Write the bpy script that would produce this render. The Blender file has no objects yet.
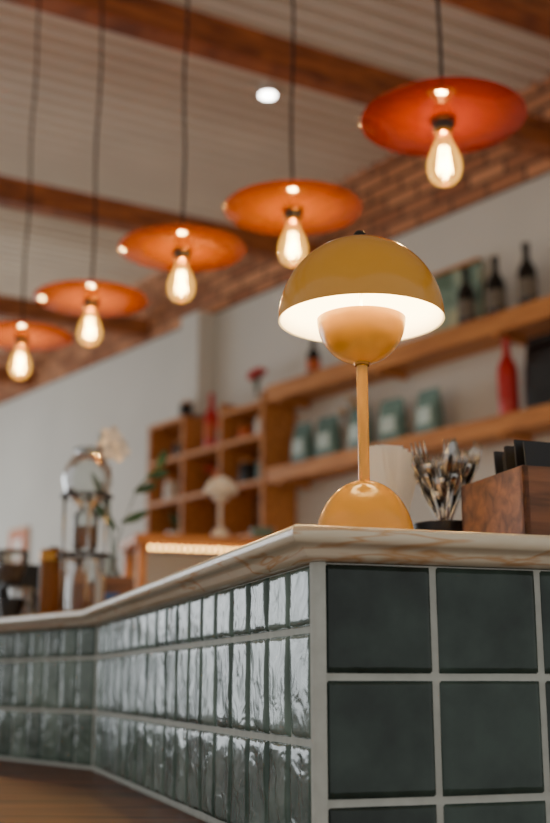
import bpy, bmesh, math, random
from mathutils import Vector, Matrix, noise
random.seed(7)
H=0.967
def lin(c):
    return tuple(((x/255)/12.92 if x/255<=0.04045 else ((x/255+0.055)/1.055)**2.4) for x in c)
# ---------------------------------------------------------------- materials
def mat(name,rgb,rough=0.5,metal=0.0,var=0.12,scale=12,bump=0.0,bscale=None,spec=0.5,coat=0.0,emit=None,estr=0):
    m=bpy.data.materials.new(name); m.use_nodes=True
    nt=m.node_tree; b=nt.nodes['Principled BSDF']
    l=lin(rgb)
    tc=nt.nodes.new('ShaderNodeTexCoord'); n=nt.nodes.new('ShaderNodeTexNoise')
    n.inputs['Scale'].default_value=scale; n.inputs['Detail'].default_value=4
    nt.links.new(tc.outputs['Object'],n.inputs['Vector'])
    r=nt.nodes.new('ShaderNodeValToRGB')
    r.color_ramp.elements[0].position=0.3; r.color_ramp.elements[1].position=0.7
    r.color_ramp.elements[0].color=tuple(x*(1-var) for x in l)+(1,)
    r.color_ramp.elements[1].color=tuple(min(1,x*(1+var)) for x in l)+(1,)
    nt.links.new(n.outputs['Fac'],r.inputs['Fac']); nt.links.new(r.outputs['Color'],b.inputs['Base Color'])
    b.inputs['Roughness'].default_value=rough; b.inputs['Metallic'].default_value=metal
    b.inputs['Specular IOR Level'].default_value=spec; b.inputs['Coat Weight'].default_value=coat
    if bump>0:
        n2=nt.nodes.new('ShaderNodeTexNoise'); n2.inputs['Scale'].default_value=bscale or scale
        nt.links.new(tc.outputs['Object'],n2.inputs['Vector'])
        bp=nt.nodes.new('ShaderNodeBump'); bp.inputs['Strength'].default_value=bump; bp.inputs['Distance'].default_value=0.01
        nt.links.new(n2.outputs['Fac'],bp.inputs['Height']); nt.links.new(bp.outputs['Normal'],b.inputs['Normal'])
    if emit:
        b.inputs['Emission Color'].default_value=lin(emit)+(1,); b.inputs['Emission Strength'].default_value=estr
    return m
def wood(name,rgb,dark,sc=(2,30,30),rough=0.45):
    m=bpy.data.materials.new(name); m.use_nodes=True
    nt=m.node_tree; b=nt.nodes['Principled BSDF']
    tc=nt.nodes.new('ShaderNodeTexCoord'); mp=nt.nodes.new('ShaderNodeMapping'); mp.inputs['Scale'].default_value=sc
    n=nt.nodes.new('ShaderNodeTexNoise'); n.inputs['Scale'].default_value=1.0; n.inputs['Detail'].default_value=6; n.inputs['Distortion'].default_value=0.6
    nt.links.new(tc.outputs['Object'],mp.inputs['Vector']); nt.links.new(mp.outputs['Vector'],n.inputs['Vector'])
    r=nt.nodes.new('ShaderNodeValToRGB'); r.color_ramp.elements[0].position=0.35; r.color_ramp.elements[1].position=0.65
    r.color_ramp.elements[0].color=lin(dark)+(1,); r.color_ramp.elements[1].color=lin(rgb)+(1,)
    nt.links.new(n.outputs['Fac'],r.inputs['Fac']); nt.links.new(r.outputs['Color'],b.inputs['Base Color'])
    b.inputs['Roughness'].default_value=rough
    return m
def tile_mat(name,c1,c2,bstr,bsc,rough,bdist=0.004):
    m=bpy.data.materials.new(name); m.use_nodes=True
    nt=m.node_tree; b=nt.nodes['Principled BSDF']; L=nt.links
    tc=nt.nodes.new('ShaderNodeTexCoord'); n=nt.nodes.new('ShaderNodeTexNoise'); n.inputs['Scale'].default_value=16; n.inputs['Detail'].default_value=5
    at=nt.nodes.new('ShaderNodeAttribute'); at.attribute_name='rnd'
    ad=nt.nodes.new('ShaderNodeMath'); ad.operation='MULTIPLY_ADD'; ad.inputs[1].default_value=0.35; ad.inputs[2].default_value=-0.17
    ad2=nt.nodes.new('ShaderNodeMath'); ad2.operation='ADD'
    L.new(tc.outputs['Object'],n.inputs['Vector']); L.new(at.outputs['Fac'],ad.inputs[0]); L.new(ad.outputs[0],ad2.inputs[0]); L.new(n.outputs['Fac'],ad2.inputs[1])
    r=nt.nodes.new('ShaderNodeValToRGB'); r.color_ramp.elements[0].position=0.3; r.color_ramp.elements[1].position=0.72
    r.color_ramp.elements[0].color=lin(c1)+(1,); r.color_ramp.elements[1].color=lin(c2)+(1,)
    L.new(ad2.outputs[0],r.inputs['Fac']); L.new(r.outputs['Color'],b.inputs['Base Color'])
    b.inputs['Roughness'].default_value=rough
    n2=nt.nodes.new('ShaderNodeTexNoise'); n2.inputs['Scale'].default_value=bsc; n2.inputs['Detail'].default_value=2; n2.inputs['Distortion'].default_value=0.8
    L.new(tc.outputs['Object'],n2.inputs['Vector'])
    bp=nt.nodes.new('ShaderNodeBump'); bp.inputs['Strength'].default_value=bstr; bp.inputs['Distance'].default_value=bdist
    L.new(n2.outputs['Fac'],bp.inputs['Height']); L.new(bp.outputs['Normal'],b.inputs['Normal'])
    return m
def marble():
    m=bpy.data.materials.new('cream_marble'); m.use_nodes=True
    nt=m.node_tree; b=nt.nodes['Principled BSDF']; L=nt.links
    tc=nt.nodes.new('ShaderNodeTexCoord'); mp=nt.nodes.new('ShaderNodeMapping'); mp.inputs['Scale'].default_value=(3,3,30); mp.inputs['Rotation'].default_value=(0.1,0.1,0)
    n=nt.nodes.new('ShaderNodeTexNoise'); n.inputs['Scale'].default_value=1.6; n.inputs['Detail'].default_value=3; n.inputs['Distortion'].default_value=0.9
    L.new(tc.outputs['Object'],mp.inputs['Vector']); L.new(mp.outputs['Vector'],n.inputs['Vector'])
    r=nt.nodes.new('ShaderNodeValToRGB'); e=r.color_ramp.elements
    e[0].position=0.3; e[0].color=lin((232,210,174))+(1,); e[1].position=0.75; e[1].color=lin((248,236,210))+(1,)
    x=e.new(0.5); x.color=lin((246,233,206))+(1,); x=e.new(0.535); x.color=lin((228,184,136))+(1,); x=e.new(0.57); x.color=lin((246,232,206))+(1,)
    L.new(n.outputs['Fac'],r.inputs['Fac']); L.new(r.outputs['Color'],b.inputs['Base Color'])
    b.inputs['Roughness'].default_value=0.18
    return m
def brick():
    m=bpy.data.materials.new('brick'); m.use_nodes=True
    nt=m.node_tree; b=nt.nodes['Principled BSDF']; L=nt.links
    tc=nt.nodes.new('ShaderNodeTexCoord'); sp=nt.nodes.new('ShaderNodeSeparateXYZ'); cb=nt.nodes.new('ShaderNodeCombineXYZ')
    L.new(tc.outputs['Object'],sp.inputs[0]); L.new(sp.outputs['X'],cb.inputs['X']); L.new(sp.outputs['Z'],cb.inputs['Y'])
    t=nt.nodes.new('ShaderNodeTexBrick'); L.new(cb.outputs[0],t.inputs['Vector'])
    t.inputs['Color1'].default_value=lin((226,160,116))+(1,); t.inputs['Color2'].default_value=lin((168,108,76))+(1,); t.inputs['Mortar'].default_value=lin((108,82,64))+(1,)
    t.inputs['Scale'].default_value=1; t.inputs['Brick Width'].default_value=0.24; t.inputs['Row Height'].default_value=0.084; t.inputs['Mortar Size'].default_value=0.011; t.inputs['Mortar Smooth'].default_value=0.2
    L.new(t.outputs['Color'],b.inputs['Base Color']); b.inputs['Roughness'].default_value=0.9
    bp=nt.nodes.new('ShaderNodeBump'); bp.inputs['Strength'].default_value=0.8; bp.inputs['Distance'].default_value=0.012; bp.invert=True
    L.new(t.outputs['Fac'],bp.inputs['Height']); L.new(bp.outputs['Normal'],b.inputs['Normal'])
    return m
def seethrough(name,tint,body,wt=0.5,gl=0.12,rough=0.05,emit=None,estr=0,flat=None):
    m=bpy.data.materials.new(name); m.use_nodes=True
    nt=m.node_tree; nt.nodes.clear(); L=nt.links
    o=nt.nodes.new('ShaderNodeOutputMaterial'); tr=nt.nodes.new('ShaderNodeBsdfTransparent'); tr.inputs[0].default_value=tint+(1,)
    tl=nt.nodes.new('ShaderNodeBsdfTranslucent'); df=nt.nodes.new('ShaderNodeBsdfDiffuse'); g=nt.nodes.new('ShaderNodeBsdfGlossy'); g.inputs['Roughness'].default_value=rough
    n=nt.nodes.new('ShaderNodeTexNoise'); n.inputs['Scale'].default_value=6
    mc=nt.nodes.new('ShaderNodeMix'); mc.data_type='RGBA'; mc.inputs[6].default_value=body+(1,); mc.inputs[7].default_value=tuple(x*0.75 for x in body)+(1,)
    L.new(n.outputs['Fac'],mc.inputs[0]); L.new(mc.outputs[2],tl.inputs[0]); L.new(mc.outputs[2],df.inputs[0])
    a=nt.nodes.new('ShaderNodeMixShader'); a.inputs[0].default_value=0.5; L.new(tl.outputs[0],a.inputs[1]); L.new(df.outputs[0],a.inputs[2])
    b=nt.nodes.new('ShaderNodeMixShader'); b.inputs[0].default_value=1-wt; L.new(tr.outputs[0],b.inputs[1]); L.new(a.outputs[0],b.inputs[2])
    c=nt.nodes.new('ShaderNodeMixShader')
    if flat is None:
        fr=nt.nodes.new('ShaderNodeLayerWeight'); fr.inputs['Blend'].default_value=gl; L.new(fr.outputs['Fresnel'],c.inputs[0])
    else: c.inputs[0].default_value=flat
    L.new(b.outputs[0],c.inputs[1]); L.new(g.outputs[0],c.inputs[2])
    last=c
    if emit:
        e=nt.nodes.new('ShaderNodeEmission'); e.inputs[0].default_value=emit+(1,); e.inputs[1].default_value=estr
        ad=nt.nodes.new('ShaderNodeAddShader'); L.new(c.outputs[0],ad.inputs[0]); L.new(e.outputs[0],ad.inputs[1]); last=ad
    L.new(last.outputs[0],o.inputs[0])
    return m
def emis(name,rgb,s):
    m=bpy.data.materials.new(name); m.use_nodes=True; nt=m.node_tree; nt.nodes.clear()
    o=nt.nodes.new('ShaderNodeOutputMaterial'); e=nt.nodes.new('ShaderNodeEmission'); e.inputs[0].default_value=rgb+(1,); e.inputs[1].default_value=s
    nt.links.new(e.outputs[0],o.inputs[0]); return m

M_yel=mat('mustard_enamel',(242,170,56),0.2,var=0.03,coat=0.4)
M_white_in=mat('white_enamel',(252,242,214),0.6,var=0.02)
M_tileL=tile_mat('glazed_tile_lit',(68,90,81),(116,138,126),0.55,32,0.16,0.004)  # side faces: same tile as the dark one, reflected light painted into its colour
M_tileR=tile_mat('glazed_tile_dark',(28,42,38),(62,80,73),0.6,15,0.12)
M_grout=mat('grout',(200,204,196),0.8,var=0.08,scale=60)
M_marble=marble(); M_brick=brick()
M_wall=mat('plaster',(216,214,206),0.85,var=0.04,scale=2,bump=0.1,bscale=30)
M_ceil=mat('painted_steel',(236,226,208),0.6,var=0.05,scale=3)
M_beam=wood('beam_wood',(180,106,54),(124,68,34),(6,6,30),0.6)
M_shelf=wood('oak',(216,146,76),(176,110,52),(3,30,30),0.5)
M_wal=wood('walnut',(138,92,62),(86,56,38),(6,60,60),0.45)
M_ledge=wood('brown_boards',(128,78,50),(68,40,27),(3,26,26),0.5)
M_floor=wood('floor_boards',(160,126,96),(120,90,66),(2,20,20),0.5)
M_black=mat('black_metal',(22,22,22),0.4,var=0.1)
M_steel=mat('stainless_steel',(190,188,184),0.22,1.0,var=0.05)
M_brass=mat('brass',(190,130,60),0.25,1.0,var=0.08)
M_cord=mat('braided_cord',(34,26,22),0.8,var=0.2,scale=300)
M_amber=seethrough('amber_glass',(1.0,0.46,0.03),(0.60,0.22,0.006),0.70,0.12,0.03,flat=.13)
M_red=seethrough('red_amber_glass',(0.88,0.18,0.015),(0.42,0.065,0.004),0.66,0.12,0.03,flat=.13)
M_bulb=seethrough('bulb_glass',(1,0.86,0.58),(1,0.8,0.5),0.997,0.25,0.03,emit=(1,0.50,0.08),estr=0.45)
M_glass=seethrough('clear_glass',(0.9,0.93,0.92),(0.6,0.65,0.65),0.9,0.35,0.03)
M_coffee=seethrough('amber_liquid',(0.8,0.4,0.1),(0.5,0.25,0.06),0.4,0.2,0.05)
M_fil=emis('filament',(1,0.62,0.22),90)
M_led=emis('led_bulb',(1,0.80,0.48),340)
M_spot=emis('spot_lens',(1,0.95,0.88),30)
M_fairy=emis('warm_strip',(1,0.55,0.15),20)
M_bottle=mat('dark_bottle_glass',(18,20,18),0.12,var=0.1)
M_label=mat('bottle_label',(120,112,100),0.7)
M_teal=mat('teal_packet',(98,128,122),0.45,var=0.15)
M_lab2=mat('pale_packet_label',(190,208,202),0.5)
M_redp=mat('red_paint',(190,28,18),0.35,var=0.1)
M_paper=mat('white_paper',(246,240,230),0.7,var=0.05)
M_menu=mat('black_card',(30,30,32),0.5)
M_leaf=mat('leaf_green',(50,82,44),0.5,var=0.3,scale=20)
M_petal=mat('white_petal',(236,228,214),0.6)
M_ceram=mat('white_ceramic',(220,214,204),0.3,var=0.04)
M_orange=mat('orange_ceramic',(200,96,40),0.4)
M_blue=mat('blue_card',(60,100,170),0.5)
M_dry=mat('dried_flowers',(200,170,130),0.8,var=0.3,scale=40)
M_black2=mat('black_foil',(18,18,20),0.3)
def art():
    m=bpy.data.materials.new('painted_canvas'); m.use_nodes=True; nt=m.node_tree; b=nt.nodes['Principled BSDF']
    tc=nt.nodes.new('ShaderNodeTexCoord'); n=nt.nodes.new('ShaderNodeTexNoise'); n.inputs['Scale'].default_value=5; n.inputs['Distortion'].default_value=1
    nt.links.new(tc.outputs['Object'],n.inputs['Vector']); r=nt.nodes.new('ShaderNodeValToRGB'); e=r.color_ramp.elements
    e[0].position=.35; e[0].color=lin((84,112,92))+(1,); e[1].position=.65; e[1].color=lin((200,200,160))+(1,)
    x=e.new(.5); x.color=lin((140,166,150))+(1,)
    nt.links.new(n.outputs['Fac'],r.inputs['Fac']); nt.links.new(r.outputs['Color'],b.inputs['Base Color']); return m
M_art=art()
# ---------------------------------------------------------------- geometry helpers
SC=bpy.context.scene.collection
def link(o,parent=None,loc=(0,0,0),rot=(0,0,0)):
    SC.objects.link(o); o.location=loc; o.rotation_euler=rot
    if parent: o.parent=parent
    return o
def empty(name,loc,rz=0):
    e=bpy.data.objects.new(name,None); e.empty_display_size=0.05
    return link(e,None,loc,(0,0,rz))
def mesh(name,v,f,m,parent=None,loc=(0,0,0),rot=(0,0,0),smooth=False,recalc=True):
    me=bpy.data.meshes.new(name); me.from_pydata([tuple(x) for x in v],[],f); 
    if recalc:
        bm=bmesh.new(); bm.from_mesh(me); bmesh.ops.recalc_face_normals(bm,faces=bm.faces); bm.to_mesh(me); bm.free()
    me.materials.append(m)
    if smooth:
        for p in me.polygons: p.use_smooth=True
    return link(bpy.data.objects.new(name,me),parent,loc,rot)
def box(name,s,loc,m,parent=None,rot=(0,0,0),bev=0.002):
    """s full size, loc centre"""
    bm=bmesh.new(); bmesh.ops.create_cube(bm,size=1)
    for v in bm.verts: v.co=Vector((v.co.x*s[0],v.co.y*s[1],v.co.z*s[2]))
    if bev>0: bmesh.ops.bevel(bm,geom=bm.edges[:],offset=min(bev,min(s)*0.3),segments=2,affect='EDGES')
    me=bpy.data.meshes.new(name); bm.to_mesh(me); bm.free(); me.materials.append(m)
    return link(bpy.data.objects.new(name,me),parent,loc,rot)
def lathe(name,prof,m,parent=None,loc=(0,0,0),rot=(0,0,0),seg=40,smooth=True):
    v=[];f=[];rings=[]
    for r,z in prof:
        if r<1e-6: rings.append([len(v)]); v.append((0,0,z))
        else:
            rings.append(list(range(len(v),len(v)+seg)))
            for i in range(seg):
                a=2*math.pi*i/seg; v.append((r*math.cos(a),r*math.sin(a),z))
    for a,b in zip(rings,rings[1:]):
        if len(a)==1 and len(b)==1: continue
        for i in range(seg):
            j=(i+1)%seg
            if len(a)==1: f.append((a[0],b[i],b[j]))
            elif len(b)==1: f.append((a[i],b[0],a[j]))
            else: f.append((a[i],a[j],b[j],b[i]))
    o=mesh(name,v,f,m,parent,loc,rot,False)
    if smooth:
        for p in o.data.polygons: p.use_smooth=True
        try: o.data.set_sharp_from_angle(angle=math.radians(50))
        except Exception: pass
    return o
def tube(name,pts,r,m,parent=None,loc=(0,0,0),seg=8):
    pts=[Vector(p) for p in pts]; v=[];f=[]
    rs=r if isinstance(r,(list,tuple)) else [r]*len(pts)
    for i,p in enumerate(pts):
        d=(pts[min(i+1,len(pts)-1)]-pts[max(i-1,0)]).normalized()
        up=Vector((0,0,1)) if abs(d.z)<0.9 else Vector((1,0,0))
        a=d.cross(up).normalized(); b=d.cross(a)
        for k in range(seg):
            t=2*math.pi*k/seg; v.append(p+(a*math.cos(t)+b*math.sin(t))*rs[i])
    n=len(pts)
    for i in range(n-1):
        for k in range(seg):
            j=(k+1)%seg; f.append((i*seg+k,i*seg+j,(i+1)*seg+j,(i+1)*seg+k))
    f.append(tuple(range(seg))); f.append(tuple(range((n-1)*seg,n*seg)))
    return mesh(name,v,f,m,parent,loc,(0,0,0),True)
def ball(name,r,loc,m,parent=None,sc=(1,1,1),seg=20,rot=(0,0,0)):
    bm=bmesh.new(); bmesh.ops.create_uvsphere(bm,u_segments=seg,v_segments=seg//2,radius=r)
    for v in bm.verts: v.co=Vector((v.co.x*sc[0],v.co.y*sc[1],v.co.z*sc[2]))
    me=bpy.data.meshes.new(name); bm.to_mesh(me); bm.free(); me.materials.append(m)
    for p in me.polygons: p.use_smooth=True
    return link(bpy.data.objects.new(name,me),parent,loc,rot)
def prism(name,poly,z0,z1,m,parent=None):
    n=len(poly); v=[(x,y,z0) for x,y in poly]+[(x,y,z1) for x,y in poly]
    f=[tuple(range(n))[::-1],tuple(range(n,2*n))]+[(i,(i+1)%n,n+(i+1)%n,n+i) for i in range(n)]
    return mesh(name,v,f,m,parent)
# wall frame: u runs along the back wall away to the left, P is the distance out to it
AU=math.radians(38.5); su,cu=math.sin(AU),math.cos(AU)
RZ=-math.radians(51.5)
def W(u,P,z): return Vector((-su*u+cu*P, cu*u+su*P, z+H))
def wbox(name,u0,u1,P0,P1,z0,z1,m,parent=None,bev=0.002):
    """room-level box aligned with the back wall"""
    c=W((u0+u1)/2,(P0+P1)/2,(z0+z1)/2)
    return box(name,(u1-u0,P1-P0,z1-z0),c,m,parent,(0,0,RZ),bev)
# ---------------------------------------------------------------- room
PW=4.13; ZC=2.83
wbox('floor',-1.5,9.8,-2,PW+.1,-H-.1,-H,M_floor,bev=0)
wbox('wall_back',-1.5,9.9,PW,PW+.12,-H,2.35,M_wall,bev=0)
wbox('wall_back_brick',-1.5,9.9,PW-.01,PW+.12,2.35,ZC+.03,M_brick,bev=0)
# left wall with window opening
wl=empty('wall_left',W(9.85,1,-H),RZ)
def lw(n,P0,P1,z0,z1): box(n,(.1,P1-P0,z1-z0),(0,(P0+P1)/2-1,(z0+z1)/2+H),M_wall,wl,bev=0)
lw('pier_a',-2,-1.4,-H,ZC); lw('pier_b',3.6,PW,-H,ZC); lw('sill',-1.4,3.6,-H,-.45); lw('lintel',-1.4,3.6,2.2,ZC)
wn=empty('window_1',W(9.85,1.1,-.45),RZ)
for k in range(6):
    box('mullion_%d'%k,(.05,.05,2.65),(0,-2.475+k*.99,1.325),M_black,wn)
for k,z in enumerate((.03,1.7,2.62)): box('rail_%d'%k,(.05,5.0,.05),(0,0,z),M_black,wn)
# ribbed ceiling
cb_,sb_=math.cos(math.radians(29.4)),math.sin(math.radians(29.4))   # beam direction (0.871,0.491)
def ribpt(mv,P,z):
    a=(-sb_*cu+cb_*su); b=(cb_*cu+sb_*su)
    s=(P-a*mv)/b
    return (-sb_*mv+cb_*s, cb_*mv+sb_*s, z+H)
v=[];f=[]; mv=-1.6; pitch=.11
prof=[(0,0),(.060,0),(.068,.034),(.102,.034)]
while mv<9.6:
    for dm,dz in prof:
        v.append(ribpt(mv+dm,-2,ZC+dz)); v.append(ribpt(mv+dm,PW+.05,ZC+dz))
    mv+=pitch
for i in range(len(v)//2-1): f.append((2*i,2*i+1,2*i+3,2*i+2))
nb=len(v)
for (a,b) in ((0,1),(nb-2,nb-1)): v.append((v[a][0],v[a][1],ZC+H+.08)); v.append((v[b][0],v[b][1],ZC+H+.08))
f.append((nb,nb+1,nb+3,nb+2)); f.append((0,1,nb+1,nb)); f.append((nb-2,nb-1,nb+3,nb+2))
mesh('ceiling',v,f,M_ceil,recalc=False)
def beam(mfar,z0=2.38,z1=2.51,w=.11):
    a=Vector(ribpt(mfar-w/2,-2,0)); b=Vector(ribpt(mfar-w/2,PW+.0,0)); a.z=b.z=(z0+z1)/2+H
    L=(b-a).length
    o=box('ceiling_beam',(L,w,z1-z0),(a+b)/2,M_beam,None,(0,0,math.radians(29.4)),.004)
for mf in (2.89,3.658,5.46,7.28,9.01): beam(mf)
wbox('trim_1',5.81,6.01,3.99,PW-.005,1.66,2.345,M_wall)
# ---------------------------------------------------------------- bar
dr=Vector((.9527,.304)); dl=Vector((-.304,.9527)); df=Vector((-su,cu))
C=Vector((.0352,.999)); P1=C+dl*1.19; P2=P1+df*2.6; R=C+dr*1.5
path=[R,C,P1,P2]
def offs(path,d):
    out=[]; ns=[]
    for a,b in zip(path,path[1:]):
        t=(b-a).normalized(); ns.append(Vector((-t.y,t.x)))   # left of travel
    sgn=1 if ns[0].dot(Vector((.304,-.953)))>0 else -1
    ns=[n*sgn for n in ns]
    for i,p in enumerate(path):
        if i==0: q=p+ns[0]*d
        elif i==len(path)-1: q=p+ns[-1]*d
        else:
            m=(ns[i-1]+ns[i]); q=p+m*(2*d/m.length_squared) if m.length_squared>0 else p
        out.append(q)
    return out
bar=empty('tiled_bar_counter',(0,0,0))
ZT=.132; DEP=.47
inner=offs(path,-DEP)[::-1]
prism('body',[(p.x,p.y) for p in offs(path,-.004)+inner],0,.103+H,M_grout,bar)
pr=[(-.01,-.028),(.006,-.028),(.010,-.0265),(.0135,-.024),(.016,-.0205),(.0185,-.0175),(.022,-.016),(.0255,-.0155),(.0285,-.0140),(.0305,-.0115),(.0315,-.0085),(.0315,-.0055),(.0300,-.0025),(.027,-.0007),(.022,0)]
v=[];f=[]
for d,z in pr:
    lp=offs(path,d)+inner
    for p in lp: v.append((p.x,p.y,ZT+z+H))
n=8
for k in range(len(pr)-1):
    for i in range(n): f.append((k*n+i,k*n+(i+1)%n,(k+1)*n+(i+1)%n,(k+1)*n+i))
f.append(tuple(range(n))); f.append(tuple(range((len(pr)-1)*n,len(pr)*n)))
o=mesh('countertop',v,f,M_marble,bar)
for p in o.data.polygons: p.use_smooth=len(p.vertices)==4
try: o.data.set_sharp_from_angle(angle=math.radians(35))
except Exception: pass
def tiles(name,org,d,nrm,x0,x1,pw,rows,gw,gh,m,amp,tilt,parent,freq=24):
    v=[];f=[];rn=[]; prm=[0,.03,.08,.16,.26,.38,.5,.62,.74,.84,.92,.97,1]
    N=len(prm); x=x0; ti=0
    while x<x1-.01:
        xe=min(x+pw,x1)
        for (zl,zh) in rows:
            a0,a1=x+gw/2,xe-gw/2; b0,b1=zl+gh/2,zh-gh/2
            base=len(v); rnd=random.random(); tx=random.uniform(-tilt,tilt); tz=random.uniform(-tilt,tilt)
            off=Vector((random.random()*50,random.random()*50,random.random()*50))
            for i,s in enumerate(prm):
                for j,t in enumerate(prm):
                    X=a0+(a1-a0)*s; Z=b0+(b1-b0)*t
                    e=min(s,1-s)*(a1-a0); g=min(t,1-t)*(b1-b0); q=min(e,g)
                    dep=-.0045*max(0,1-q/.0045)**2
                    dep+=amp*noise.noise(Vector((X*freq,Z*freq*.8,0))+off)+tx*(X-(a0+a1)/2)+tz*(Z-(b0+b1)/2)
                    if i in(0,N-1) or j in(0,N-1): dep=-.006
                    p=org+d*X+nrm*dep
                    v.append((p.x,p.y,Z+H))
            for i in range(N-1):
                for j in range(N-1):
                    f.append((base+i*N+j,base+(i+1)*N+j,base+(i+1)*N+j+1,base+i*N+j+1)); rn.append(rnd)
        x+=pw
    o=mesh(name,v,f,m,parent,smooth=True,recalc=False)
    at=o.data.attributes.new('rnd','FLOAT','FACE'); at.data.foreach_set('value',rn)
    if o.data.polygons[6*12+6].normal.to_2d().dot(nrm)<0: o.data.flip_normals()
nr=Vector((.304,-.9527)); nl=Vector((-.9527,-.304)); nf=Vector((-cu,-su))
rowsL=[(-.1475,-.0505),(-.0505,.0463),(.0463,.105)]
rowsR=[(.0053-.1035*(k+1),.0053-.1035*k) for k in range(9)]+[(.0053,.105)]
tiles('tiles_front',C,dr,nr,.0075,1.5,.1060,rowsR,.0042,.0042,M_tileR,.0014,.007,bar,22)
tiles('tiles_side',C,dl,nl,.012,1.185,.0652,rowsL,.0036,.0042,M_tileL,.0013,.016,bar,32)
tiles('tiles_far',P1,df,nf,.006,2.6,.0652,rowsL,.0036,.0042,M_tileL,.0013,.016,bar,32)
# corner bullnose
v=[];f=[]; cc=C+Vector((.009*(.9527-.304),.009*(.304+.9527)))
pts=[]
for k in range(9):
    a=k/8*math.pi/2; dd=(nr*math.cos(a)+nl*math.sin(a))*.0098; pts.append(cc+dd)
pts=[(p.x,p.y) for p in pts]+[((cc+nl*.0098+dl*.004).x,(cc+nl*.0098+dl*.004).y),(cc.x+.002,cc.y+.004),((cc+nr*.0098-dr*.001).x,(cc+nr*.0098-dr*.001).y)]
prism('corner_trim',pts,0,.1035+H,M_grout,bar)
# wooden ledge in the inner angle of the bar
ZL=-.150
q0=C+dl*.12+nl*.003; q1=P1+(nl+nf)*.0015; q2=P2+nf*.003
ledge=empty('wooden_bench',(0,0,0))
lp=[(q0.x,q0.y),(q1.x,q1.y),(q2.x,q2.y),(q2.x-.9,q2.y-.7),(q0.x-.9,q0.y-.1)]
prism('top',lp,ZL-.04+H,ZL+H,M_ledge,ledge)
lp2=[(q0.x-.04,q0.y+.05),(q1.x-.06,q1.y),(q2.x-.05,q2.y-.05),(q2.x-.8,q2.y-.64),(q0.x-.8,q0.y-.0)]
prism('base',lp2,0,ZL-.04+H,M_wal,ledge)
# ---------------------------------------------------------------- table lamp
def table_lamp(loc,sc,mshade,lit,strength=None):
    e=empty('table_lamp',loc)
    s=sc
    hb=.064
    pb=[(0,0),(.0490,0)]+[(.0490*math.cos(a),.002+(hb-.002)*math.sin(a)) for a in [math.pi/2*i/14 for i in range(0,15)]]
    pb=[(r*s if r>1e-4 else 0,z*s) for r,z in pb]
    lathe('base',pb,mshade,e)
    lathe('stem',[(0,.055*s),(.0058*s,.055*s),(.0058*s,.186*s),(0,.186*s)],mshade,e,seg=20)
    zr=.230; Rr=.085
    out=[(Rr*math.cos(a),zr+.002+(.086)*math.sin(a)) for a in [math.pi/2*i/24 for i in range(25)]]
    out=[(Rr,zr)]+out; out=[(r*s if r>1e-4 else 0,z*s) for r,z in out]
    lathe('shade',out,mshade,e,seg=72)
    inn=[(Rr,zr)]+[((Rr-.0016)*math.cos(a),zr+.001+(.0845)*math.sin(a)) for a in [math.pi/2*i/24 for i in range(25)]]
    inn=[(r*s if r>1e-4 else 0,z*s) for r,z in inn]
    lathe('shade_lining',inn,M_white_in,e,seg=72)
    zb=.184; Rb=.0455
    bo=[(Rb*math.sin(a),zb+Rb*(1-math.cos(a))*1.04) for a in [math.pi/2*i/20 for i in range(21)]]
    bo=[(r*s,z*s) for r,z in bo]; bo[0]=(0,zb*s)
    bi=[((r-.0012*s) if r>.003 else 0,z+.0012*s if r<.03 else z) for r,z in bo][::-1]
    lathe('lower_bowl',bo+bi[:1],mshade,e,seg=56)
    lathe('lower_bowl_lining',bi,M_white_in,e,seg=56)
    lathe('collar',[(.0075*s,.182*s),(.0085*s,.184*s),(.0085*s,.187*s),(.006*s,.189*s)],M_brass,e,seg=24)
    lathe('inner_rod',[(.0018*s,.19*s),(.0018*s,.314*s)],M_white_in,e,seg=12)
    lathe('finial',[(0,.3285*s),(.0045*s,.3275*s),(.007*s,.324*s),(.007*s,.3185*s),(.005*s,.315*s)],M_black,e,seg=20)
    if lit: ball('bulb',.016*s,(0,0,.226*s),M_led,e)
    return e
table_lamp((.0885,1.12,ZT+H),1.0,M_yel,True)
# ---------------------------------------------------------------- pendants
def pendant(x,y,z,mm,ang):
    e=empty('pendant_light',(x,y,z+H),ang)
    Rd=.166
    lathe('glass_disc',[(.012,0.0),(Rd*.6,.0),(Rd,.0),(Rd+.0012,.0012),(Rd,.0025),(Rd*.6,.003),(.012,.003)],mm,e,seg=72)
    lathe('socket',[(0,.05),(.008,.05),(.012,.044),(.016,.04),(.017,.008),(.020,.006),(.020,-.004),(.0185,-.006),(.0185,-.030),(.014,-.034),(0,-.034)],M_brass,e,seg=28)
    lathe('socket_cap',[(.0192,-.006),(.024,-.007),(.024,-.012),(.0192,-.024)],M_black,e,seg=28)
    b=[(.0135,-.030),(.015,-.042),(.021,-.056),(.029,-.074),(.0345,-.094),(.0345,-.110),(.030,-.126),(.020,-.137),(.008,-.142),(0,-.1425)]
    lathe('bulb_glass',b,M_bulb,e,seg=32)
    for k in range(6):
        a=k*math.pi/3; a2=a+math.pi/6
        tube('filament_%d'%k,[(.007*math.cos(a),.007*math.sin(a),-.060),(.014*math.cos(a2),.014*math.sin(a2),-.115)],.0012,M_fil,e,seg=5)
    tube('filament_stem',[(0,0,-.034),(0,0,-.075)],.003,M_bulb,e)
    n=14; cz=ZC-z
    pts=[(.003*math.sin(i*1.3),.003*math.cos(i*1.7) if 0<i<n else 0,.048+(cz-.048)*i/n) for i in range(n+1)]
    tube('cord',pts,.0036,M_cord,e,seg=8)
    lathe('ceiling_rose',[(0,cz-.03),(.03,cz-.028),(.045,cz-.006),(.045,cz+.0),(0,cz)],M_black,e,seg=28)
    l=bpy.data.lights.new('bulb_light','POINT'); l.energy=6.5; l.color=(1,.68,.36); l.shadow_soft_size=.01
    link(bpy.data.objects.new('bulb_light',l),e,(0,0,-.09))
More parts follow.
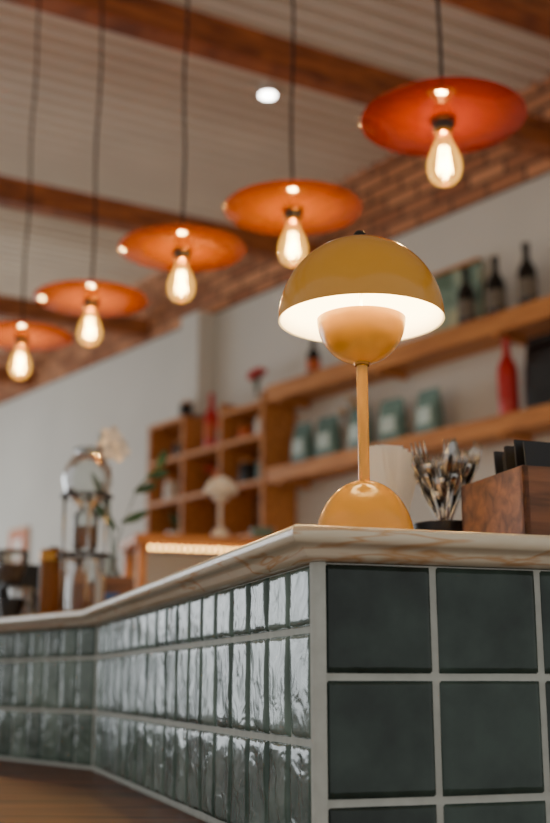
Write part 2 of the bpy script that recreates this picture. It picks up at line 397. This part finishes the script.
for (x,y,mm) in ((.340,2.116,M_red),(.043,2.568,M_amber),(-.245,2.83,M_amber),(-.547,3.23,M_amber),(-.835,3.606,M_amber)):
    pendant(x,y,1.11,mm,random.random()*6)
# ceiling spot
sp=empty('ceiling_spotlight',W(0,0,0)); 
sx,sy=-.035,5.05
sp.location=(sx,sy,ZC+H)
lathe('housing',[(0,0),(.045,0),(.045,-.05),(.038,-.05),(.036,-.03),(0,-.03)],M_ceram,sp,seg=28)
lathe('lens',[(0,-.049),(.037,-.049)],M_spot,sp,seg=28)
# ---------------------------------------------------------------- shelves on the wall
def wall_shelf(z0,z1,u0,u1):
    e=empty('oak_shelf',W((u0+u1)/2,4.0,z0),RZ)
    box('board',(u1-u0,.245,z1-z0-.02),(0,0.005,(z1-z0)/2+.01),M_shelf,e)
    box('front_lip',(u1-u0,.02,z1-z0),(0,-.11,(z1-z0)/2),M_shelf,e)
    for k in range(5):
        box('bracket_%d'%k,(.03,.22,.03),((u1-u0)*(k/4-.5)*.94,0.0,-.003),M_shelf,e)
wall_shelf(1.55,1.645,1.6,4.96); wall_shelf(1.085,1.167,1.6,4.96)
# shelf unit
un=empty('open_shelf_unit',W(5.6,4.0,-H),RZ)
U0,U1=4.985,6.20
def ub(n,u0,u1,z0,z1,d=.24): box(n,(u1-u0,d,z1-z0),(-( (u0+u1)/2-5.6),.0,(z0+z1)/2+H),M_shelf,un)
for k,u in enumerate((4.985,5.39,5.79,6.18)): ub('upright_%d'%k,u,u+.028,-H,1.63)
for k in range(3):
    a=(4.985,5.39,5.79)[k]+.028; b=(5.39,5.79,6.18)[k]
    for j,z in enumerate((1.385,1.12,.82,.5,.1)): ub('shelf_%d_%d'%(k,j),a,b,z-.028,z)
ub('top_a',5.018,5.39,1.545,1.572); ub('top_c',5.818,6.18,1.602,1.63); 
box('back_panel',(1.2,.01,2.4),(0.01,.124,1.25),M_wal,un)
# ---------------------------------------------------------------- shelf objects
def bottle(u,P,z,h,mm=M_bottle,lab=M_label,name='wine_bottle'):
    k=h/.325; e=empty(name,W(u,P,z),RZ)
    pr=[(0,0),(.041,0),(.044,.006),(.044,.185),(.040,.208),(.024,.236),(.0170,.25),(.0160,.30),(.0185,.302),(.0185,.325),(0,.325)]
    lathe('body',[(r*(.6+.4*k),zz*k) for r,zz in pr],mm,e,seg=28)
    lathe('label',[(.0444*(.6+.4*k),.06*k),(.0444*(.6+.4*k),.15*k)],lab,e,seg=28)
bottle(3.54,4.0,1.645,.325); bottle(3.353,4.0,1.645,.325); bottle(3.167,4.0,1.645,.335)
bottle(4.683,4.0,1.645,.24,M_bottle,M_orange,'small_bottle')
bottle(3.276,3.96,1.168,.38,M_redp,M_redp,'red_bottle')
pa=empty('painting',W(3.68,4.085,1.645),RZ)
box('canvas',(.33,.02,.38),(0,0,.192),M_art,pa,(-.05,0,0)); 
for k,(s,l) in enumerate((((.35,.026,.012),(0,0,.006)),((.35,.026,.012),(0,-.016,.38)))): box('frame_%d'%k,s,l,M_shelf,pa)
fp=empty('framed_poster',W(8.5,4.118,1.02),RZ)
box('frame',(.34,.018,.40),(0,0,0),M_shelf,fp); box('print',(.28,.004,.34),(0,-.010,0),M_orange,fp,bev=0); box('print_panel',(.14,.004,.18),(0,-.0125,.02),M_paper,fp,bev=0)
def bag(u,P,z,w,d,h,mm,lab,name,rz=0):
    e=empty(name,W(u,P,z),RZ+rz); v=[];f=[]
    lv=[(0,.96,1),(.02,1,1.0),(.3,1,1.0),(.6,1,.8),(.82,1,.35),(.9,1,.06),(1,.99,.05)]
    seg=16
    for t,sx,sy in lv:
        for i in range(seg):
            a=2*math.pi*(i+.5)/seg; cx,sy_=math.cos(a),math.sin(a)
            p=.45
            X=math.copysign(abs(cx)**p,cx)*w/2*sx; Y=math.copysign(abs(sy_)**p,sy_)*d/2*sy
            v.append((X,Y,t*h))
    for k in range(len(lv)-1):
        for i in range(seg): f.append((k*seg+i,k*seg+(i+1)%seg,(k+1)*seg+(i+1)%seg,(k+1)*seg+i))
    f.append(tuple(range(seg))); f.append(tuple(range((len(lv)-1)*seg,len(lv)*seg)))
    mesh('pouch',v,f,mm,e,smooth=False)
    box('label',(w*.62,.003,h*.34),(0,-d/2*.97-.001,h*.42),lab,e,bev=.0005)
for u in (4.74,4.53,4.275,4.036,3.78):
    bag(u,3.97,1.168,.15,.08,.235,M_teal,M_lab2,'coffee_bag',random.uniform(-.15,.15))
bag(3.03,3.985,1.168,.30,.12,.35,M_black2,M_black,'black_bag',0)
bag(2.72,3.985,1.168,.2,.12,.3,M_black2,M_black,'black_bag',0)
def leaf(name,base,tip,w,mm,parent,up=Vector((0,0,1))):
    base=Vector(base);tip=Vector(tip);d=tip-base;s=d.cross(up)
    if s.length<1e-4: s=Vector((1,0,0))
    s.normalize(); nn=s.cross(d).normalized(); v=[];f=[];N=7
    for i in range(N):
        t=i/(N-1); ww=w*math.sin(math.pi*(t*.92+.04))**.8; c=base+d*t+nn*math.sin(math.pi*t)*d.length*.15
        v+= [c-s*ww, c+nn*ww*.25*-1, c+s*ww]
    for i in range(N-1):
        for k in range(2): f.append((i*3+k,i*3+k+1,i*3+k+4,i*3+k+3))
    mesh(name,v,f,mm,parent,smooth=True)
def vase_prof(r,h): return [(0,0),(r*.7,0),(r,h*.35),(r*.9,h*.65),(r*.45,h*.9),(r*.55,h),(r*.45,h),(r*.35,h*.88),(0,h*.5)]
def flowers(name,loc,r,h,mv_,mf_,n,spread,fh,fr,rz=0):
    e=empty(name,loc,rz); lathe('vase',vase_prof(r,h),mv_,e,seg=24)
    for k in range(n):
        a=random.random()*6.28; rr=spread*math.sqrt(random.random()); hh=fh*random.uniform(.75,1)
        tx,ty=rr*math.cos(a),rr*math.sin(a)
        tube('stem_%d'%k,[(0,0,h*.6),(tx*.3,ty*.3,h+(hh-h)*.5),(tx,ty,hh)],.002,M_leaf,e,seg=5)
        ball('bloom_%d'%k,fr*random.uniform(.7,1.1),(tx,ty,hh),mf_,e,(1,1,.8),10)
    return e
flowers('dried_flower_vase',W(4.41,4.03,1.168),.035,.12,M_ceram,M_dry,14,.07,.33,.022)
flowers('red_flower_vase',W(5.20,4.0,1.572),.03,.08,M_ceram,M_redp,12,.05,.24,.024)
bottle(5.62,3.97,1.386,.36,M_redp,M_orange,'red_ceramic_bottle')
bottle(5.50,3.97,1.386,.24,M_redp,M_label,'red_ceramic_bottle')
flowers('red_flower_vase',W(5.66,3.99,1.121),.03,.08,M_black,M_redp,8,.04,.18,.02)
def jar(u,z,r,h,mm,name='ceramic_jar',P=3.97):
    e=empty(name,W(u,P,z+.001)); lathe('body',[(0,0),(r*.85,0),(r,h*.15),(r,h*.7),(r*.8,h*.78),(0,h*.78)],mm,e,seg=24)
    lathe('lid',[(r*.85,h*.78),(r*.85,h*.84),(r*.3,h*.9),(r*.2,h),(0,h)],M_shelf,e,seg=24)
jar(5.10,1.385,.05,.14,M_ceram); jar(5.27,1.385,.045,.11,M_orange); jar(5.25,1.12,.05,.17,M_black); jar(5.95,1.385,.05,.13,M_black); jar(6.05,1.12,.05,.17,M_ceram)
jar(5.52,1.12,.05,.15,M_orange); jar(5.10,1.12,.04,.15,M_teal)
jar(5.90,1.63,.045,.13,M_black)
pl=empty('potted_plant',W(5.98,3.97,.821),RZ)
lathe('pot',[(0,0),(.05,0),(.065,.1),(.06,.1),(.05,.09),(0,.09)],M_ceram,pl,seg=24)
for k in range(16):
    a=k*2.4; rr=.05+.035*random.random(); leaf('leaf_%d'%k,(0,0,.09),(rr*math.cos(a)*1.1,rr*math.sin(a),.14+.13*random.random()),.018,M_leaf,pl)
# ---------------------------------------------------------------- cutlery, napkins, menu box
cu_=empty('cutlery_holder',(.214,1.43,ZT+H))
lathe('cup',[(0,0),(.036,0),(.038,.004),(.042,.062),(.0405,.062),(.0365,.006),(0,.006)],M_black,cu_,seg=32)
def spoon(k,parent,a,rr,h,fork):
    bx,by=-.018*math.cos(a),-.018*math.sin(a); tx,ty=rr*math.cos(a),rr*math.sin(a)*.7
    d=Vector((tx-bx,ty-by,h-.01)).normalized(); b=Vector((bx,by,.012)); t=Vector((tx,ty,h))
    full=(t-b).length; neck=b+d*(full-.052)
    q=d.to_track_quat('Z','Y'); 
    v=[];f=[]
    tw=random.uniform(-.7,.7)
    L=(t-neck).length
    tube('handle_%d'%k,[b,(b+neck)/2,neck+d*.004],[.0034,.003,.0022],M_steel,parent,seg=7)
    Mx=Matrix.Translation(neck)@q.to_matrix().to_4x4()@Matrix.Rotation(tw,4,'Z')
    if not fork:
        N=12
        for i in range(N+1):
            s=i/N; w=.0145*math.sin(math.pi*min(1,s*.93+.05))**.6+.0008
            for j in range(5):
                u=j/2-1; v.append(Mx@Vector((u*w,-.006*(1-u*u)*math.sin(math.pi*s),s*L)))
        for i in range(N):
            for j in range(4): f.append((i*5+j,i*5+j+1,i*5+j+6,i*5+j+5))
        o=mesh('bowl_%d'%k,v,f,M_steel,parent,smooth=True); md=o.modifiers.new('t','SOLIDIFY'); md.thickness=.0012
    else:
        for i,(s,w) in enumerate([(0,.002),(.12,.009),(.3,.0115),(.45,.0115)]):
            v+= [Mx@Vector((-w,-.003*math.sin(s*3),s*L)),Mx@Vector((w,-.003*math.sin(s*3),s*L))]
        for i in range(3): f.append((2*i,2*i+1,2*i+3,2*i+2))
        o=mesh('fork_palm_%d'%k,v,f,M_steel,parent,smooth=True); md=o.modifiers.new('t','SOLIDIFY'); md.thickness=.0014
        for i in range(4):
            xx=-.0099+.0066*i; tube('tine_%d_%d'%(k,i),[Mx@Vector((xx,-.003,.43*L)),Mx@Vector((xx,-.003,.75*L)),Mx@Vector((xx,.0,L))],[.0016,.0014,.0008],M_steel,parent,seg=5)
for k in range(28):
    a=k*2.399+.3; rr=.010+.048*((k*37%28)/28)**.8; spoon(k,cu_,a,rr,(.172,.135,.155)[k%3]+.012*random.random()-.35*rr,k%2==0)
nk=empty('napkin_fan',(.134,1.405,ZT+H),.05)
box('holder',(.044,.05,.04),(0,0,.02),M_wal,nk)
for k in range(9):
    a=(-.30+k/8)*.40; L=.124
    box('sheet_%d'%k,(.028,.0012,L-abs(k-4)*.003),(math.sin(a)*(.03+L/2),-.020+.005*k,.043+math.cos(a)*(L/2)-.008),M_paper,nk,(0,a,random.uniform(-.12,.12)),0)
A=math.radians(17.7)
cx=Vector((.264,1.2))+dr*.13+dl*.073
mb=empty('wooden_menu_box',(cx.x,cx.y,ZT+H),A)
w_,d_,h_,t_=.26,.146,.095,.008
box('bottom',(w_,d_,t_),(0,0,t_/2),M_wal,mb)
box('front',(w_,t_,h_),(0,-d_/2+t_/2,h_/2),M_wal,mb,bev=.0015); box('back',(w_,t_,h_),(0,d_/2-t_/2,h_/2),M_wal,mb,bev=.0015)
box('left',(t_,d_,h_),(-w_/2+t_/2,0,h_/2+.0003),M_wal,mb,bev=.0015); box('right',(t_,d_,h_),(w_/2-t_/2,0,h_/2+.0003),M_wal,mb,bev=.0015)
for k in range(10):
    box('card_%d'%k,(.10 if k<6 else .08,.003,.118+.006*(k%3)),(-.062+(k%2)*.008,-.05+k*.0105,.008+.06),(M_menu if k%4!=3 else M_paper),mb,(-.08,0,random.uniform(-.05,.05)),.0004)
for k in range(6):
    box('leaflet_%d'%k,(.09,.002,.105+.005*(k%2)),(.06,-.05+k*.016,.008+.053),(M_paper if k%2 else M_menu),mb,(-.06,0,0),.0004)
tube('pen',[(.1,-.02,.012),(.115,-.01,.15)],.004,M_orange,mb)
# ---------------------------------------------------------------- things on the far bar
tw=empty('cold_drip_coffee_tower',(-.432,2.6,ZT+H),.3)
lathe('base',[(0,0),(.062,0),(.065,.006),(.065,.02),(.06,.024),(0,.024)],M_wal,tw)
for k in range(3):
    a=k*2.094+.5; tube('post_%d'%k,[(.055*math.cos(a),.055*math.sin(a),.022),(.055*math.cos(a),.055*math.sin(a),.285)],.0035,M_steel,tw)
for k,z in enumerate((.15,.285)):
    lathe('ring_%d'%k,[(.036,z-.0025),(.06,z-.0025),(.06,z+.0025),(.036,z+.0025),(.036,z-.0025)],M_black,tw)
lathe('globe',[(.010,.250),(.02,.262),(.048,.288),(.057,.322),(.052,.355),(.036,.378),(.028,.384),(.028,.392),(.033,.396)],M_glass,tw)
lathe('globe_lid',[(0,.404),(.012,.403),(.034,.397),(.034,.393),(0,.393)],M_glass,tw)
lathe('filter_chamber',[(.006,.15),(.026,.165),(.028,.18),(.028,.24),(.022,.25),(0,.25)],M_glass,tw)
lathe('coffee_grounds',[(0,.17),(.024,.17),(.024,.215),(0,.215)],M_coffee,tw)
lathe('carafe',[(0,.024),(.040,.025),(.042,.045),(.042,.10),(.034,.118),(.034,.134),(.037,.138)],M_glass,tw)
lathe('coffee',[(0,.027),(.038,.028),(.040,.045),(.040,.085),(0,.085)],M_coffee,tw)
cn=empty('amber_canister',(-.515,2.66,ZT+H)); lathe('body',[(0,0),(.028,0),(.030,.004),(.030,.145),(.027,.15),(0,.15)],M_coffee,cn); lathe('lid',[(.031,.142),(.031,.165),(.028,.17),(0,.17)],M_brass,cn)
def syrup(x,y,h,mm=M_coffee):
    bo=empty('syrup_bottle',(x,y,ZT+H)); k=h/.2
    lathe('body',[(0,0),(.026,0),(.028,.01),(.028,.14*k),(.011,.175*k),(.011,.2*k),(0,.2*k)],mm,bo); lathe('cap',[(.012,.19*k),(.012,.215*k),(0,.215*k)],M_black,bo)
syrup(-.56,2.90,.19,M_bottle); syrup(-.50,2.93,.17)
gr=empty('coffee_grinder',(-.66,2.88,ZT+H),.4)
box('body',(.07,.09,.11),(0,0,.055),M_black,gr,bev=.01); lathe('hopper',[(.02,.108),(.024,.115),(.040,.165),(.041,.19),(.036,.194),(0,.196)],M_glass,gr,seg=28)
lathe('beans',[(.019,.112),(.034,.155),(0,.16)],M_wal,gr,seg=28); tube('spout',[(0,-.045,.075),(0,-.062,.07),(0,-.066,.05)],.009,M_steel,gr)
em=empty('espresso_machine',(-.86,3.20,ZT+H),RZ+.1)
box('body',(.34,.22,.10),(0,.03,.135),M_steel,em,bev=.012); box('back',(.34,.08,.10),(0,.10,.06),M_black,em,bev=.006)
box('side_panel_0',(.012,.23,.17),(-.176,.03,.10),M_black,em,bev=.005); box('side_panel_1',(.012,.23,.17),(.176,.03,.10),M_black,em,bev=.005)
box('drip_tray',(.34,.22,.025),(0,-.0,.0155),M_steel,em,bev=.005)
for k in (-1,1):
    lathe('group_head_%d'%(k+1),[(0,.0),(.03,0),(.03,-.03),(.024,-.036),(0,-.036)],M_steel,em,(k*.08,-.03,.09))
    tube('portafilter_%d'%(k+1),[(k*.08,-.03,.058),(k*.08,-.10,.054),(k*.08,-.15,.05)],[.007,.008,.011],M_black,em)
    tube('steam_wand_%d'%(k+1),[(k*.155,-.08,.12),(k*.165,-.10,.08),(k*.16,-.11,.03)],.004,M_steel,em)
    lathe('knob_%d'%(k+1),[(0,0),(.012,0),(.012,.015),(0,.015)],M_black,em,(k*.13,-.08,.145),(math.pi/2,0,0))
for k in range(5):
    lathe('cup_%d'%k,[(0,0),(.018,0),(.027,.035),(.025,.035),(.016,.004),(0,.004)],M_ceram,em,(-.13+k*.064,.04,.186))
mp=empty('milk_pitcher',(-.605,2.75,ZT+H)); lathe('body',[(0,0),(.034,0),(.036,.01),(.030,.05),(.026,.075),(.030,.09),(.028,.09),(.024,.075),(0,.01)],M_steel,mp,seg=28)
tube('handle',[(.028,0,.08),(.05,0,.078),(.055,0,.05),(.045,0,.025),(.034,0,.022)],.004,M_steel,mp)
def cup(x,y,mm,k=1.0):
    e=empty('coffee_cup',(x,y,ZT+H)); lathe('bowl',[(0,0),(.022*k,0),(.036*k,.05*k),(.038*k,.07*k),(.036*k,.07*k),(.033*k,.05*k),(.018*k,.006*k),(0,.006*k)],mm,e,seg=28)
    tube('handle',[(.036*k,0,.058*k),(.052*k,0,.055*k),(.055*k,0,.038*k),(.046*k,0,.022*k),(.030*k,0,.022*k)],.0035*k,mm,e)
cup(-.60,2.63,M_black,.8)
ch=empty('card_holder',(-.372,2.72,ZT+H),.4)
box('block',(.10,.05,.03),(0,0,.015),M_wal,ch); box('wood_card',(.09,.006,.09),(0,.01,.07),M_wal,ch,(-.15,0,0)); box('blue_card',(.05,.003,.05),(-.02,-.008,.05),M_blue,ch,(-.1,0,0))
orc=empty('orchid_vase',(-.425,2.92,ZT+H))
lathe('vase',vase_prof(.045,.18),M_glass,orc)
tube('stem_main',[(0,0,.02),(.01,0,.2),(-.01,0,.38),(-.03,-.01,.50)],.003,M_leaf,orc)
tube('stem_b',[(0,0,.02),(.02,0,.22),(.07,0,.36),(.12,0,.41)],.0025,M_leaf,orc)
for j,(bx,bz) in enumerate(((.0,.49),(.02,.455),(-.02,.45))):
    for k in range(5):
        a=k*1.2566+j; leaf('petal_%d_%d'%(j,k),(bx,-.01,bz),(bx+.032*math.cos(a),-.02,bz+.032*math.sin(a)),.012,M_petal,orc,Vector((0,1,0)))
for k,(a,b) in enumerate((((.06,0,.35),(.12,0,.37)),((.09,0,.39),(.15,-.01,.40)),((.12,0,.41),(.14,0,.46)),((.02,0,.25),(-.06,0,.34)),((.03,0,.27),(.10,.0,.30)),((.0,0,.3),(-.05,0,.40)))):
    leaf('leaf_%d'%k,a,b,.012,M_leaf,orc,Vector((0,1,0)))
# ---------------------------------------------------------------- work counter with display case
def rel(a,b): # position in work frame
    p=Vector((-.62,4.2))+dr*a+dl*b; return p
wc=empty('work_counter',(rel(.55,.2).x,rel(.55,.2).y,0),A)
box('body',(1.5,.5,.87),(0,0,.435),M_shelf,wc); box('top',(1.54,.54,.04),(0,0,.89),M_ceram,wc)
p=rel(.42,.15); dc=empty('pastry_display_case',(p.x,p.y,.911),A)
w_,d_,h_=.60,.3,.58
for i in(-1,1):
    for j in(-1,1): box('post_%d%d'%(i+1,j+1),(.03,.03,h_),(i*(w_/2-.015),j*(d_/2-.015),h_/2),M_shelf,dc)
box('top',(w_+.03,d_+.03,.035),(0,0,h_+.0),M_shelf,dc); box('bottom',(w_,d_,.04),(0,0,.02),M_shelf,dc); box('mid',(w_-.02,d_-.02,.012),(0,0,.3),M_shelf,dc)
box('rear',(w_-.03,.006,h_-.05),(0,d_/2-.008,h_/2),M_ceram,dc); box('pane',(w_-.06,.003,h_-.08),(0,-d_/2+.008,h_/2),M_glass,dc)
for k in range(22):
    ball('warm_lamp_%d'%k,.006,(-w_/2+.05+k*(w_-.1)/21,-d_/2+.022,h_-.03),M_fairy,dc,seg=8)
for k in range(5):
    ball('pastry_%d'%k,.03,(-.2+k*.1,-.03,.326),M_orange,dc,(1.2,.9,.7),14)
p=rel(.46,.10); table_lamp((p.x,p.y,.911+.598+.001),.78,M_ceram,False)
p=rel(.63,.10); fb=empty('bowl',(p.x,p.y,.911+.599),0); lathe('body',[(0,0),(.025,0),(.045,.03),(.05,.05),(.047,.05),(.04,.03),(0,.008)],M_teal,fb)
# ---------------------------------------------------------------- lights
world=bpy.data.worlds.new('World'); bpy.context.scene.world=world; world.use_nodes=True
bg=world.node_tree.nodes['Background']; bg.inputs[0].default_value=(1,.97,.93,1); bg.inputs[1].default_value=.55
a=bpy.data.lights.new('window_daylight','AREA'); a.shape='RECTANGLE'; a.size=4.9; a.size_y=2.5; a.energy=125; a.color=(.88,.95,1)
o=link(bpy.data.objects.new('window_daylight',a),None,W(9.95,1.1,.9)); o.rotation_euler=Vector((su,-cu,0)).to_track_quat('-Z','Y').to_euler()
s=bpy.data.lights.new('spot_beam','SPOT'); s.energy=25; s.spot_size=1.2; s.color=(1,.9,.75); s.shadow_soft_size=.03
link(bpy.data.objects.new('spot_beam',s),sp,(0,0,-.06))
# ---------------------------------------------------------------- camera
cd=bpy.data.cameras.new('camera'); cam=link(bpy.data.objects.new('camera',cd),None,(0,0,H),(math.radians(90+13.38),0,0))
cd.sensor_fit='VERTICAL'; cd.sensor_height=36; cd.lens=50; cd.clip_start=.02
cd.dof.use_dof=True; cd.dof.focus_distance=1.12; cd.dof.aperture_fstop=4.0
bpy.context.scene.camera=cam
